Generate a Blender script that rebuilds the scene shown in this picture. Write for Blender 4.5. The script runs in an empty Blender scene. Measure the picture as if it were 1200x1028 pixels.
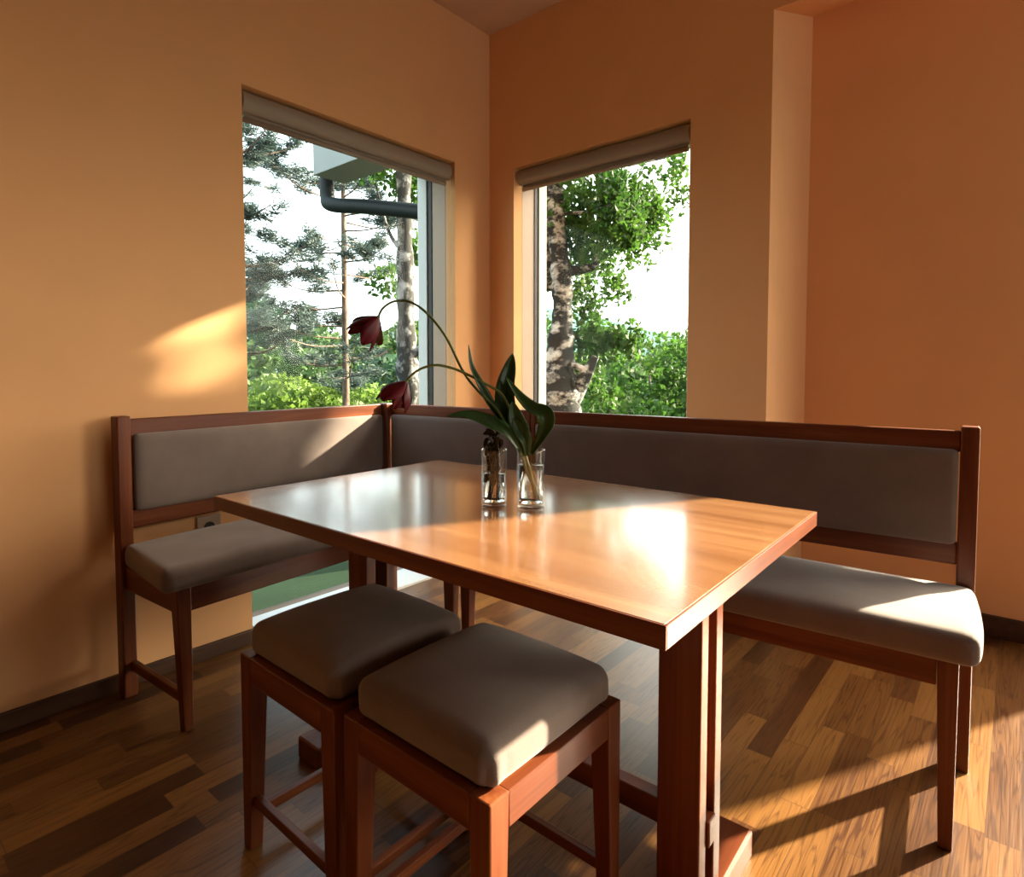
import bpy, bmesh, math, random
import numpy as np
from mathutils import Vector, Matrix, Euler
R = math.radians
scn = bpy.context.scene
col = scn.collection

# ------------------------------------------------------------------ camera
CAM = Vector((2.2593, -2.4828, 1.0621)); FPX = 705.37; PX = 600.0; PY = 465.87
PITCH, YAW = R(2.6557), R(40.205)
cd = bpy.data.cameras.new('camera'); cam = bpy.data.objects.new('camera', cd); col.objects.link(cam)
cam.location = CAM
cam.rotation_euler = Euler((math.pi/2 - PITCH, 0, YAW), 'XYZ')
cd.sensor_fit = 'HORIZONTAL'; cd.sensor_width = 36; cd.lens = FPX/1200*36
cd.shift_y = -(514 - PY)/1200; cd.clip_start = .05; cd.clip_end = 2000
scn.camera = cam
_fw = Vector((-math.sin(YAW)*math.cos(PITCH), math.cos(YAW)*math.cos(PITCH), -math.sin(PITCH)))
_rt = Vector((math.cos(YAW), math.sin(YAW), 0)); _up = _rt.cross(_fw)
def at(u, v, d):
    """world point seen at photo pixel (u, v) at depth d metres"""
    return CAM + (_fw + _rt*((u-PX)/FPX) + _up*((PY-v)/FPX))*d

# ------------------------------------------------------------------ world, sun, exposure
scn.view_settings.view_transform = 'Standard'; scn.view_settings.look = 'None'
scn.view_settings.gamma = 1; scn.view_settings.use_curve_mapping = False
scn.view_settings.exposure = 0.25
SKY, GLOW, SUN = 3.0, 21.0, 33.0
w = bpy.data.worlds.new('sky'); scn.world = w; w.use_nodes = True
nt = w.node_tree; nt.nodes.clear()
tc = nt.nodes.new('ShaderNodeTexCoord'); sp = nt.nodes.new('ShaderNodeSeparateXYZ')
rp = nt.nodes.new('ShaderNodeValToRGB'); bg = nt.nodes.new('ShaderNodeBackground'); ou = nt.nodes.new('ShaderNodeOutputWorld')
nt.links.new(tc.outputs['Generated'], sp.inputs[0]); nt.links.new(sp.outputs[2], rp.inputs[0])
e = rp.color_ramp.elements
e[0].position = 0.0; e[0].color = (.92, 1, 1, 1); e[1].position = 1.0; e[1].color = (.55, .78, 1, 1)
x = e.new(.25); x.color = (.86, .97, 1, 1)
SUNDIR = Vector((.53, 1.0, .48)).normalized()          # towards the sun
nt.links.new(rp.outputs[0], bg.inputs[0]); bg.inputs[1].default_value = SKY
# hazy sky: a warm aureole adds to it, rising smoothly towards the sun
dp = nt.nodes.new('ShaderNodeVectorMath'); dp.operation = 'DOT_PRODUCT'; dp.inputs[1].default_value = SUNDIR
mxx = nt.nodes.new('ShaderNodeMath'); mxx.operation = 'MAXIMUM'; mxx.inputs[1].default_value = 0
pw = nt.nodes.new('ShaderNodeMath'); pw.operation = 'POWER'; pw.inputs[1].default_value = 5
ml = nt.nodes.new('ShaderNodeMath'); ml.operation = 'MULTIPLY'; ml.inputs[1].default_value = GLOW
bg2 = nt.nodes.new('ShaderNodeBackground'); bg2.inputs[0].default_value = (1, .78, .57, 1); ads = nt.nodes.new('ShaderNodeAddShader')
nt.links.new(tc.outputs['Generated'], dp.inputs[0]); nt.links.new(dp.outputs['Value'], mxx.inputs[0]); nt.links.new(mxx.outputs[0], pw.inputs[0])
nt.links.new(pw.outputs[0], ml.inputs[0]); nt.links.new(ml.outputs[0], bg2.inputs[1])
nt.links.new(bg.outputs[0], ads.inputs[0]); nt.links.new(bg2.outputs[0], ads.inputs[1]); nt.links.new(ads.outputs[0], ou.inputs[0])
scn.cycles.transparent_max_bounces = 32; scn.cycles.max_bounces = 12; scn.cycles.diffuse_bounces = 6; scn.cycles.glossy_bounces = 6
sl = bpy.data.lights.new('sun', 'SUN'); sl.energy = SUN; sl.color = (1, .83, .62); sl.angle = R(1.1)
so = bpy.data.objects.new('sun', sl); col.objects.link(so)
so.rotation_euler = SUNDIR.to_track_quat('Z', 'Y').to_euler(); so.location = (6, 10, 6)
def portal(name, loc, rot, sx, sy):
    l = bpy.data.lights.new(name, 'AREA'); l.shape = 'RECTANGLE'; l.size = sx; l.size_y = sy
    l.cycles.is_portal = True
    o = bpy.data.objects.new(name, l); col.objects.link(o); o.location = loc; o.rotation_euler = rot
portal('left_window_portal', (-.29, -.82, 1.07), (0, R(-90), 0), 2.15, 1.12)      # faces +X
portal('right_window_portal', (.664, .29, 1.07), (R(-90), 0, 0), 1.0, 2.15)       # faces -Y
portal('fill_window_portal', (5.42, -.6, 1.725), (0, R(90), 0), 1.45, 1.8)             # faces -X
portal('glass_door_portal', (3.25, .84, 1.1), (R(-90), 0, 0), 1.7, 2.2)

# ------------------------------------------------------------------ helpers
def tag(o, label=None, cat=None, group=None, kind=None):
    if label: o['label'] = label
    if cat: o['category'] = cat
    if group: o['group'] = group
    if kind: o['kind'] = kind
    return o
def empty(name, loc, rz, label, cat, group=None, kind=None):
    o = bpy.data.objects.new(name, None); col.objects.link(o); o.location = loc; o.rotation_euler = (0, 0, rz)
    o.empty_display_size = .05
    return tag(o, label, cat, group, kind)
class MB:
    def __init__(s): s.v = []; s.f = []; s.sm = []
    def add(s, vs, fs, smooth=False):
        b = len(s.v); s.v += [tuple(p) for p in vs]; s.f += [tuple(b+i for i in q) for q in fs]; s.sm += [smooth]*len(fs)
        return s
    def box(s, x0, x1, y0, y1, z0, z1):
        v = [(x, y, z) for z in (z0, z1) for y in (y0, y1) for x in (x0, x1)]
        return s.add(v, [(0, 2, 3, 1), (4, 5, 7, 6), (0, 1, 5, 4), (2, 6, 7, 3), (0, 4, 6, 2), (1, 3, 7, 5)])
    def taper(s, b, t, z0, z1):
        """b, t: (x0, x1, y0, y1) at the bottom and the top"""
        v = [(x, y, z0) for y in b[2:] for x in b[:2]] + [(x, y, z1) for y in t[2:] for x in t[:2]]
        return s.add(v, [(0, 2, 3, 1), (4, 5, 7, 6), (0, 1, 5, 4), (2, 6, 7, 3), (0, 4, 6, 2), (1, 3, 7, 5)])
    def tube(s, pts, rad, n=10, caps=True):
        pts = [Vector(p) for p in pts]
        if not hasattr(rad, '__len__'): rad = [rad]*len(pts)
        b = len(s.v); ref = None
        for i, p in enumerate(pts):
            d = (pts[min(i+1, len(pts)-1)] - pts[max(i-1, 0)])
            d = d.normalized() if d.length > 1e-9 else Vector((0, 0, 1))
            if ref is None: ref = d.orthogonal().normalized()
            ref = (ref - d*ref.dot(d)); ref = ref.normalized() if ref.length > 1e-6 else d.orthogonal().normalized()
            q = d.cross(ref)
            for k in range(n):
                a = 2*math.pi*k/n; s.v.append(tuple(p + (ref*math.cos(a) + q*math.sin(a))*rad[i]))
        for i in range(len(pts)-1):
            for k in range(n):
                k2 = (k+1) % n
                s.f.append((b+i*n+k, b+i*n+k2, b+(i+1)*n+k2, b+(i+1)*n+k)); s.sm.append(True)
        if caps:
            s.f.append(tuple(b+k for k in range(n))[::-1]); s.sm.append(False)
            e_ = b+(len(pts)-1)*n; s.f.append(tuple(e_+k for k in range(n))); s.sm.append(False)
        return s
    def lathe(s, prof, n=40, c=(0, 0, 0)):
        b = len(s.v)
        for r, z in prof:
            for k in range(n):
                a = 2*math.pi*k/n; s.v.append((c[0]+r*math.cos(a), c[1]+r*math.sin(a), c[2]+z))
        for i in range(len(prof)-1):
            for k in range(n):
                k2 = (k+1) % n
                s.f.append((b+i*n+k, b+i*n+k2, b+(i+1)*n+k2, b+(i+1)*n+k)); s.sm.append(True)
        return s
    def build(s, name, m, parent=None, bevel=0, seg=2, solid=0, sub=0):
        me = bpy.data.meshes.new(name); me.from_pydata(s.v, [], s.f); me.update()
        me.polygons.foreach_set('use_smooth', s.sm)
        if m: me.materials.append(m)
        o = bpy.data.objects.new(name, me); col.objects.link(o)
        if parent is not None: o.parent = parent
        if solid:
            q = o.modifiers.new('thickness', 'SOLIDIFY'); q.thickness = solid; q.offset = 0
        if sub:
            q = o.modifiers.new('subsurf', 'SUBSURF'); q.levels = sub; q.render_levels = sub
        if bevel:
            q = o.modifiers.new('bevel', 'BEVEL'); q.width = bevel; q.segments = seg; q.limit_method = 'ANGLE'
            q.harden_normals = False
        return o
def recentre(root, c):
    c = Vector(c)
    for ch in root.children_recursive: ch.data.transform(Matrix.Translation(-c))
    root.location = root.location + Matrix.Rotation(root.rotation_euler.z, 3, 'Z') @ c
def fast_mesh(name, V, F, m, parent=None, smooth=False):
    """V (n,3) array, F (k,4) array of quads"""
    me = bpy.data.meshes.new(name); nv, nf = len(V), len(F); kk = F.shape[1]
    me.vertices.add(nv); me.vertices.foreach_set('co', np.asarray(V, np.float32).ravel())
    me.loops.add(nf*kk); me.loops.foreach_set('vertex_index', F.astype(np.int32).ravel())
    me.polygons.add(nf); me.polygons.foreach_set('loop_start', np.arange(0, nf*kk, kk, dtype=np.int32))
    me.update(calc_edges=True); me.validate()
    if m: me.materials.append(m)
    o = bpy.data.objects.new(name, me); col.objects.link(o)
    if parent is not None: o.parent = parent
    return o
def soft_box(mb, x0, x1, y0, y1, z0, z1, r, crown=(0, 0, 0), n=22, sag=None):
    """closed cushion: rounded box whose faces bulge; crown = (bulge in x, y, z)"""
    c = Vector(((x0+x1)/2, (y0+y1)/2, (z0+z1)/2)); h = Vector(((x1-x0)/2, (y1-y0)/2, (z1-z0)/2))
    def axis(hh, k): 
        t = np.linspace(-1, 1, k+1); return np.sign(t)*np.abs(t)**.75*hh if False else t*hh
    nn = [max(6, min(46, int(n*hh/max(h)*1.3)+6)) for hh in h]
    idx = {}; V = []; F = []
    def vid(i, j, k):
        key = (i, j, k)
        if key not in idx:
            g = [-1+2*i/nn[0], -1+2*j/nn[1], -1+2*k/nn[2]]
            g = [math.sin(t*math.pi/2)*.55+t*.45 for t in g]
            p = Vector((g[0]*h[0], g[1]*h[1], g[2]*h[2]))
            rr = min(r, min(h)*.999)
            q = Vector([max(-(h[a]-rr), min(h[a]-rr, p[a])) for a in range(3)])
            d = p-q
            if d.length > 1e-9: p = q + d.normalized()*rr
            f = [max(0, 1-abs(p[a]/h[a])**3) for a in range(3)]
            p = p + Vector((math.copysign(1, p.x)*crown[0]*f[1]*f[2]*abs(p.x)/h.x,
                            math.copysign(1, p.y)*crown[1]*f[0]*f[2]*abs(p.y)/h.y,
                            (crown[2]*f[0]*f[1]*max(0, p.z/h.z))))
            if sag: p = sag(p, h)
            idx[key] = len(V); V.append(p+c)
        return idx[key]
    A, B, D = nn
    for k in (0, D):
        for i in range(A):
            for j in range(B):
                q = (vid(i, j, k), vid(i+1, j, k), vid(i+1, j+1, k), vid(i, j+1, k)); F.append(q if k else q[::-1])
    for j in (0, B):
        for i in range(A):
            for k in range(D):
                q = (vid(i, j, k), vid(i+1, j, k), vid(i+1, j, k+1), vid(i, j, k+1)); F.append(q[::-1] if j else q)
    for i in (0, A):
        for j in range(B):
            for k in range(D):
                q = (vid(i, j, k), vid(i, j+1, k), vid(i, j+1, k+1), vid(i, j, k+1)); F.append(q if i else q[::-1])
    mb.add(V, F, True); return mb
def smooth_path(pts, k=8):
    P = [Vector(p) for p in pts]; P = [P[0]*2-P[1]] + P + [P[-1]*2-P[-2]]; out = []
    for i in range(1, len(P)-2):
        for t in range(k):
            t /= k; a, b, c, d = P[i-1:i+3]
            out.append(.5*((2*b)+(c-a)*t+(2*a-5*b+4*c-d)*t*t+(3*b-a-3*c+d)*t**3))
    out.append(P[-2]); return out

# ------------------------------------------------------------------ materials
def N(m, t, **kw):
    n = m.node_tree.nodes.new(t)
    for k, v in kw.items(): setattr(n, k, v)
    return n
def base_mat(name, rough=.6, spec=.5):
    m = bpy.data.materials.new(name); m.use_nodes = True
    b = m.node_tree.nodes['Principled BSDF']; b.inputs['Roughness'].default_value = rough
    b.inputs['Specular IOR Level'].default_value = spec
    return m, b, m.node_tree.links
def ramp(m, stops):
    r = N(m, 'ShaderNodeValToRGB'); e = r.color_ramp.elements
    e[0].position, e[0].color = stops[0][0], (*stops[0][1], 1); e[1].position, e[1].color = stops[-1][0], (*stops[-1][1], 1)
    for p, c in stops[1:-1]: q = e.new(p); q.color = (*c, 1)
    return r
def plain(name, c, rough=.6, spec=.5, var=.06, scale=6, bump=0, bscale=200, metal=0):
    m, b, L = base_mat(name, rough, spec); b.inputs['Metallic'].default_value = metal
    t = N(m, 'ShaderNodeTexCoord'); n = N(m, 'ShaderNodeTexNoise'); n.inputs['Scale'].default_value = scale; n.inputs['Detail'].default_value = 5
    L.new(t.outputs['Object'], n.inputs['Vector'])
    r = ramp(m, [(.3, tuple(x*(1-var) for x in c)), (.7, tuple(min(1, x*(1+var)) for x in c))])
    L.new(n.outputs[0], r.inputs[0]); L.new(r.outputs[0], b.inputs['Base Color'])
    if bump:
        n2 = N(m, 'ShaderNodeTexNoise'); n2.inputs['Scale'].default_value = bscale; n2.inputs['Detail'].default_value = 3
        L.new(t.outputs['Object'], n2.inputs['Vector'])
        bp = N(m, 'ShaderNodeBump'); bp.inputs['Strength'].default_value = bump; bp.inputs['Distance'].default_value = .002
        L.new(n2.outputs[0], bp.inputs['Height']); L.new(bp.outputs[0], b.inputs['Normal'])
    return m
def wood(name, dark, mid, light, axis, rough=.35, spec=.5, coat=0, plank=0, scale=1.0):
    """grain runs along axis 0/1/2 of the object"""
    m, b, L = base_mat(name, rough, spec)
    t = N(m, 'ShaderNodeTexCoord'); mp = N(m, 'ShaderNodeMapping')
    s = [26*scale]*3; s[axis] = 1.6*scale; mp.inputs['Scale'].default_value = s
    L.new(t.outputs['Object'], mp.inputs[0])
    n = N(m, 'ShaderNodeTexNoise'); n.inputs['Scale'].default_value = 1; n.inputs['Detail'].default_value = 6; n.inputs['Distortion'].default_value = .6
    L.new(mp.outputs[0], n.inputs['Vector'])
    mp2 = N(m, 'ShaderNodeMapping'); s2 = [160*scale]*3; s2[axis] = 4*scale; mp2.inputs['Scale'].default_value = s2
    L.new(t.outputs['Object'], mp2.inputs[0])
    n2 = N(m, 'ShaderNodeTexNoise'); n2.inputs['Scale'].default_value = 1; n2.inputs['Detail'].default_value = 2
    L.new(mp2.outputs[0], n2.inputs['Vector'])
    ad = N(m, 'ShaderNodeMath', operation='MULTIPLY_ADD'); ad.inputs[1].default_value = .3
    L.new(n2.outputs[0], ad.inputs[0]); L.new(n.outputs[0], ad.inputs[2])
    last = ad.outputs[0]
    if plank:
        sx = N(m, 'ShaderNodeSeparateXYZ'); L.new(t.outputs['Object'], sx.inputs[0])
        a = N(m, 'ShaderNodeMath', operation='MULTIPLY'); a.inputs[1].default_value = 1/plank; L.new(sx.outputs[1 if axis == 0 else 0], a.inputs[0])
        f = N(m, 'ShaderNodeMath', operation='FLOOR'); L.new(a.outputs[0], f.inputs[0])
        wn = N(m, 'ShaderNodeTexWhiteNoise', noise_dimensions='1D'); L.new(f.outputs[0], wn.inputs['W'])
        k = N(m, 'ShaderNodeMath', operation='MULTIPLY_ADD'); k.inputs[1].default_value = .22; k.inputs[2].default_value = -.11; L.new(wn.outputs[0], k.inputs[0])
        k2 = N(m, 'ShaderNodeMath', operation='ADD'); L.new(k.outputs[0], k2.inputs[0]); L.new(last, k2.inputs[1]); last = k2.outputs[0]
    r = ramp(m, [(.38, dark), (.65, mid), (.92, light)]); L.new(last, r.inputs[0]); L.new(r.outputs[0], b.inputs['Base Color'])
    bp = N(m, 'ShaderNodeBump'); bp.inputs['Strength'].default_value = .0 if coat else .04; bp.inputs['Distance'].default_value = .001
    L.new(n2.outputs[0], bp.inputs['Height']); L.new(bp.outputs[0], b.inputs['Normal'])
    if coat: b.inputs['Coat Weight'].default_value = coat; b.inputs['Coat Roughness'].default_value = .12
    return m
def fabric(name, c):
    m, b, L = base_mat(name, .95, .15); b.inputs['Sheen Weight'].default_value = .25; b.inputs['Sheen Roughness'].default_value = .5
    t = N(m, 'ShaderNodeTexCoord')
    n = N(m, 'ShaderNodeTexNoise'); n.inputs['Scale'].default_value = 9; n.inputs['Detail'].default_value = 6; L.new(t.outputs['Object'], n.inputs['Vector'])
    n2 = N(m, 'ShaderNodeTexNoise'); n2.inputs['Scale'].default_value = 420; n2.inputs['Detail'].default_value = 2; L.new(t.outputs['Object'], n2.inputs['Vector'])
    a = N(m, 'ShaderNodeMath', operation='MULTIPLY_ADD'); a.inputs[1].default_value = .6; L.new(n2.outputs[0], a.inputs[0]); L.new(n.outputs[0], a.inputs[2])
    r = ramp(m, [(.45, tuple(x*.86 for x in c)), (1.1 if False else 1.0, tuple(x*1.14 for x in c))]); L.new(a.outputs[0], r.inputs[0]); L.new(r.outputs[0], b.inputs['Base Color'])
    bp = N(m, 'ShaderNodeBump'); bp.inputs['Strength'].default_value = .35; bp.inputs['Distance'].default_value = .0008
    L.new(n2.outputs[0], bp.inputs['Height']); L.new(bp.outputs[0], b.inputs['Normal'])
    return m
def floor_mat():
    m, b, L = base_mat('oak_parquet', .38, .5)
    t = N(m, 'ShaderNodeTexCoord'); s = N(m, 'ShaderNodeSeparateXYZ'); L.new(t.outputs['Object'], s.inputs[0])
    def mth(op, a, bb=None, c=None):
        n = N(m, 'ShaderNodeMath', operation=op)
        for i, q in enumerate((a, bb, c)):
            if q is None: continue
            if isinstance(q, (int, float)): n.inputs[i].default_value = q
            else: L.new(q, n.inputs[i])
        return n.outputs[0]
    u = mth('DIVIDE', s.outputs[0], .0655); row = mth('FLOOR', u); fu = mth('FRACT', u)
    wn = N(m, 'ShaderNodeTexWhiteNoise', noise_dimensions='1D'); L.new(row, wn.inputs['W'])
    v = mth('ADD', mth('DIVIDE', s.outputs[1], .40), mth('MULTIPLY', wn.outputs[0], 7.0)); cell = mth('FLOOR', v); fv = mth('FRACT', v)
    cv = N(m, 'ShaderNodeCombineXYZ'); L.new(row, cv.inputs[0]); L.new(cell, cv.inputs[1])
    w2 = N(m, 'ShaderNodeTexWhiteNoise', noise_dimensions='2D'); L.new(cv.outputs[0], w2.inputs['Vector'])
    # grain: stretched noise, shifted per stave
    off = mth('MULTIPLY', w2.outputs[0], 40.0)
    gx = mth('ADD', mth('MULTIPLY', s.outputs[0], 34.0), off); gy = mth('ADD', mth('MULTIPLY', s.outputs[1], 1.8), off)
    g = N(m, 'ShaderNodeCombineXYZ'); L.new(gx, g.inputs[0]); L.new(gy, g.inputs[1])
    n1 = N(m, 'ShaderNodeTexNoise'); n1.inputs['Scale'].default_value = .55; n1.inputs['Detail'].default_value = 3; n1.inputs['Distortion'].default_value = .3; L.new(g.outputs[0], n1.inputs['Vector'])
    rings = mth('FRACT', mth('MULTIPLY', n1.outputs[0], 14.0)); rings = mth('MINIMUM', mth('MULTIPLY', mth('ABSOLUTE', mth('SUBTRACT', rings, .5)), 3.2), .62)     # thin dark ring lines
    g2 = N(m, 'ShaderNodeCombineXYZ'); L.new(mth('MULTIPLY', gx, 9.0), g2.inputs[0]); L.new(mth('MULTIPLY', gy, 2.5), g2.inputs[1])
    n2 = N(m, 'ShaderNodeTexNoise'); n2.inputs['Scale'].default_value = 1; n2.inputs['Detail'].default_value = 3; L.new(g2.outputs[0], n2.inputs['Vector'])
    k = mth('ADD', mth('MULTIPLY_ADD', w2.outputs[0], .44, .04), mth('ADD', mth('MULTIPLY', rings, .30), mth('MULTIPLY', n2.outputs[0], .38)))
    r = ramp(m, [(.18, (.013, .0036, .001)), (.5, (.066, .0225, .0052)), (.85, (.20, .088, .0215))]); L.new(k, r.inputs[0])
    ju = mth('LESS_THAN', mth('MINIMUM', fu, mth('SUBTRACT', 1.0, fu)), .012); jv = mth('LESS_THAN', mth('MINIMUM', fv, mth('SUBTRACT', 1.0, fv)), .0025)
    j = mth('MAXIMUM', ju, jv)
    mx = N(m, 'ShaderNodeMix', data_type='RGBA'); mx.inputs[7].default_value = (.05, .02, .008, 1); L.new(mth('MULTIPLY', j, .75), mx.inputs[0]); L.new(r.outputs[0], mx.inputs[6])
    L.new(mx.outputs[2], b.inputs['Base Color'])
    L.new(mth('MULTIPLY_ADD', n2.outputs[0], .18, .24), b.inputs['Roughness'])
    bp = N(m, 'ShaderNodeBump'); bp.inputs['Strength'].default_value = .12; bp.inputs['Distance'].default_value = .001
    L.new(mth('SUBTRACT', n2.outputs[0], mth('MULTIPLY', j, 2.0)), bp.inputs['Height']); L.new(bp.outputs[0], b.inputs['Normal'])
    return m
def pane_mat(name, tint=(1, 1, 1), ior=1.5, k=1.0):
    m = bpy.data.materials.new(name); m.use_nodes = True; nt = m.node_tree; nt.nodes.clear(); L = nt.links
    o = nt.nodes.new('ShaderNodeOutputMaterial'); mx = nt.nodes.new('ShaderNodeMixShader')
    tr = nt.nodes.new('ShaderNodeBsdfTransparent'); tr.inputs[0].default_value = (*tint, 1)
    gl = nt.nodes.new('ShaderNodeBsdfGlossy'); gl.inputs['Roughness'].default_value = .02
    fr = nt.nodes.new('ShaderNodeLayerWeight'); fr.inputs[0].default_value = .5
    p5 = nt.nodes.new('ShaderNodeMath'); p5.operation = 'POWER'; p5.inputs[1].default_value = 5
    f0 = ((ior-1)/(ior+1))**2
    ml = nt.nodes.new('ShaderNodeMath'); ml.operation = 'MULTIPLY_ADD'; ml.inputs[1].default_value = (1-f0)*k; ml.inputs[2].default_value = f0*k
    L.new(fr.outputs['Facing'], p5.inputs[0]); L.new(p5.outputs[0], ml.inputs[0]); L.new(ml.outputs[0], mx.inputs[0])
    L.new(tr.outputs[0], mx.inputs[1]); L.new(gl.outputs[0], mx.inputs[2]); L.new(mx.outputs[0], o.inputs[0]); return m
def water_mat():
    m, b, L = base_mat('water', 0, .5); b.inputs['Base Color'].default_value = (.97, 1, .97, 1)
    b.inputs['Transmission Weight'].default_value = 1; b.inputs['IOR'].default_value = 1.33; return m
def leaf_mat(name, a, c, trans=.45, scale=1.2, rough=.55):
    m = bpy.data.materials.new(name); m.use_nodes = True; nt = m.node_tree; b = nt.nodes['Principled BSDF']; L = nt.links
    o = nt.nodes['Material Output']; b.inputs['Roughness'].default_value = rough; b.inputs['Specular IOR Level'].default_value = .3
    t = N(m, 'ShaderNodeTexCoord'); n = N(m, 'ShaderNodeTexNoise'); n.inputs['Scale'].default_value = scale; n.inputs['Detail'].default_value = 6
    L.new(t.outputs['Object'], n.inputs['Vector']); r = ramp(m, [(.35, a), (.65, c)]); L.new(n.outputs[0], r.inputs[0]); L.new(r.outputs[0], b.inputs['Base Color'])
    tl = N(m, 'ShaderNodeBsdfTranslucent'); L.new(r.outputs[0], tl.inputs[0])
    mx = N(m, 'ShaderNodeMixShader'); mx.inputs[0].default_value = trans; L.new(b.outputs[0], mx.inputs[1]); L.new(tl.outputs[0], mx.inputs[2]); L.new(mx.outputs[0], o.inputs[0])
    return m
def bark(name, white, dark, zs, lo, hi, scale=4):
    m, b, L = base_mat(name, .9, .2); t = N(m, 'ShaderNodeTexCoord'); mp = N(m, 'ShaderNodeMapping'); mp.inputs['Scale'].default_value = (scale, scale, zs)
    L.new(t.outputs['Object'], mp.inputs[0]); n = N(m, 'ShaderNodeTexNoise'); n.inputs['Scale'].default_value = 2; n.inputs['Detail'].default_value = 6; n.inputs['Roughness'].default_value = .65
    L.new(mp.outputs[0], n.inputs['Vector']); r = ramp(m, [(lo, dark), (hi, white)]); L.new(n.outputs[0], r.inputs[0]); L.new(r.outputs[0], b.inputs['Base Color'])
    bp = N(m, 'ShaderNodeBump'); bp.inputs['Strength'].default_value = .6; bp.inputs['Distance'].default_value = .02; L.new(n.outputs[0], bp.inputs['Height']); L.new(bp.outputs[0], b.inputs['Normal'])
    return m

WALL = plain('apricot_paint', (.80, .44, .205), .85, .25, .03, 3, .08, 350)
CEIL = plain('ceiling_paint', (.62, .44, .29), .9, .2, .03, 3)
FLOOR = floor_mat()
BASE = wood('baseboard_wood', (.03, .011, .004), (.05, .02, .008), (.08, .03, .012), 1, .45)
_bd, _bm, _bl = (.082, .016, .0042), (.135, .032, .0092), (.21, .064, .020)
WX, WY, WZ = (wood('red_beech_'+n, _bd, _bm, _bl, i, .36, .32) for i, n in enumerate(('lengthways', 'crossways', 'upright')))
TOP = wood('beech_tabletop', (.19, .078, .029), (.25, .112, .046), (.31, .150, .065), 0, .24, .5, .8, .115, .8)
FAB = fabric('taupe_upholstery', (.17, .131, .114))
FRAME = plain('window_frame_paint', (.42, .30, .215), .5, .4, .02)
FRAMEW = plain('white_window_frame', (.62, .62, .60), .45, .4, .02)
GASKET = plain('black_gasket', (.012, .014, .014), .6)
PANE = pane_mat('window_glass', (.97, 1, .985), 1.45, .12)
BLIND = plain('blind_fabric', (.30, .24, .19), .8, .2, .05, 30, .2, 500)
BLINDC = plain('blind_cassette', (.30, .24, .19), .5, .4, .02)
CHAIN = plain('bead_chain', (.75, .72, .66), .4)

# ------------------------------------------------------------------ room shell
H = 2.872; A1, A2, B1, B2, WT = -1.377, -.2663, .1726, 1.155, 2.13
XP, DREC = 1.487, .555; DX0, DX1, DH = 2.48, 4.05, 2.25; TH = .30; RX, RY = 5.2, -5.6
def struct(name, mb, m, label, cat, bevel=0, parent=None):
    o = mb.build(name, m, parent, bevel); return tag(o, label, cat, None, 'structure')
m = MB()
m.box(-.07, 0, RY, A1, 0, H).box(-.07, 0, A2, 0, 0, H).box(-.07, 0, A1, A2, WT, H)
m.box(-TH, -.07, RY, A1-.035, -.02, H).box(-TH, -.07, A2+.035, TH, -.02, H).box(-TH, -.07, A1-.035, A2+.035, WT+.035, H)
struct('wall_left', m, WALL, 'apricot painted wall holding the window with the pine tree view', 'wall')
m = MB()
m.box(0, B1, 0, .07, 0, H).box(B2, XP, 0, .07, 0, H).box(B1, B2, 0, .07, WT, H)
m.box(0, B1-.035, .07, TH, -.02, H).box(B2+.035, XP, .07, TH, -.02, H).box(B1-.035, B2+.035, .07, TH, WT+.035, H)
m.box(XP-.10, XP, TH, DREC, 0, H+.1)
# header above the recess, its soffit rising towards the back
v = [(XP, 0, 2.4535), (RX, 0, 2.4535), (XP, DREC, 2.666), (RX, DREC, 2.666), (XP, 0, H), (RX, 0, H), (XP, DREC, H), (RX, DREC, H)]
m.add(v, [(0, 2, 3, 1), (4, 5, 7, 6), (0, 1, 5, 4), (2, 6, 7, 3), (0, 4, 6, 2), (1, 3, 7, 5)])
struct('wall_right', m, WALL, 'apricot painted wall with the birch view window, ending at a deep recess', 'wall')
m = MB().box(XP-.10, DX0, DREC, DREC+.14, 0, H+.1).box(DX1, RX+.2, DREC, DREC+.14, 0, H+.1).box(DX0, DX1, DREC, DREC+.14, DH, H+.1)
struct('wall_recess', m, WALL, 'orange wall at the back of the recess behind the bench end', 'wall')
DARKW = plain('low_bounce_wall', (.09, .045, .025), .6)  # unseen walls coloured dark to cut bounce light in the room
struct('wall_back', MB().box(-.3, RX+.2, RY-.2, RY, 0, H), DARKW, 'dark wall behind the viewer', 'wall')
SW = (-1.5, .3, 1.0, 2.45)
struct('wall_side', MB().box(RX, RX+.2, RY, SW[0], 0, H+.1).box(RX, RX+.2, SW[1], DREC+TH, 0, H+.1).box(RX, RX+.2, SW[0], SW[1], 0, SW[2]).box(RX, RX+.2, SW[0], SW[1], SW[3], H+.1), DARKW, 'dark wall far to the right of the table', 'wall')
struct('ceiling', MB().box(-.3, RX+.2, RY-.2, DREC+TH, H, H+.15), CEIL, 'plain pale ceiling above the dining corner', 'ceiling')
struct('floor', MB().box(-.28, RX+.2, RY-.2, DREC+TH-.02, -.12, 0), FLOOR, 'oak strip parquet floor in warm brown staves', 'floor')
struct('baseboard_left', MB().box(0, .016, RY, A1, 0, .055).box(-.06, .016, A1-.0, A1+.012, 0, .055).box(0, .016, A2, 0, 0, .055), BASE, 'dark wooden baseboard along the left wall under the short bench', 'baseboard', .003)
struct('baseboard_right', MB().box(.0, B1, -.016, 0, 0, .055).box(B2, XP+.016, -.016, 0, 0, .055).box(XP, XP+.016, 0, DREC, 0, .055), BASE, 'dark wooden baseboard under the birch view window wall', 'baseboard', .003)
struct('baseboard_recess', MB().box(XP+.016, DX0-.04, DREC-.016, DREC, 0, .085), BASE, 'dark wooden baseboard at the foot of the recess wall', 'baseboard', .003)

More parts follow.
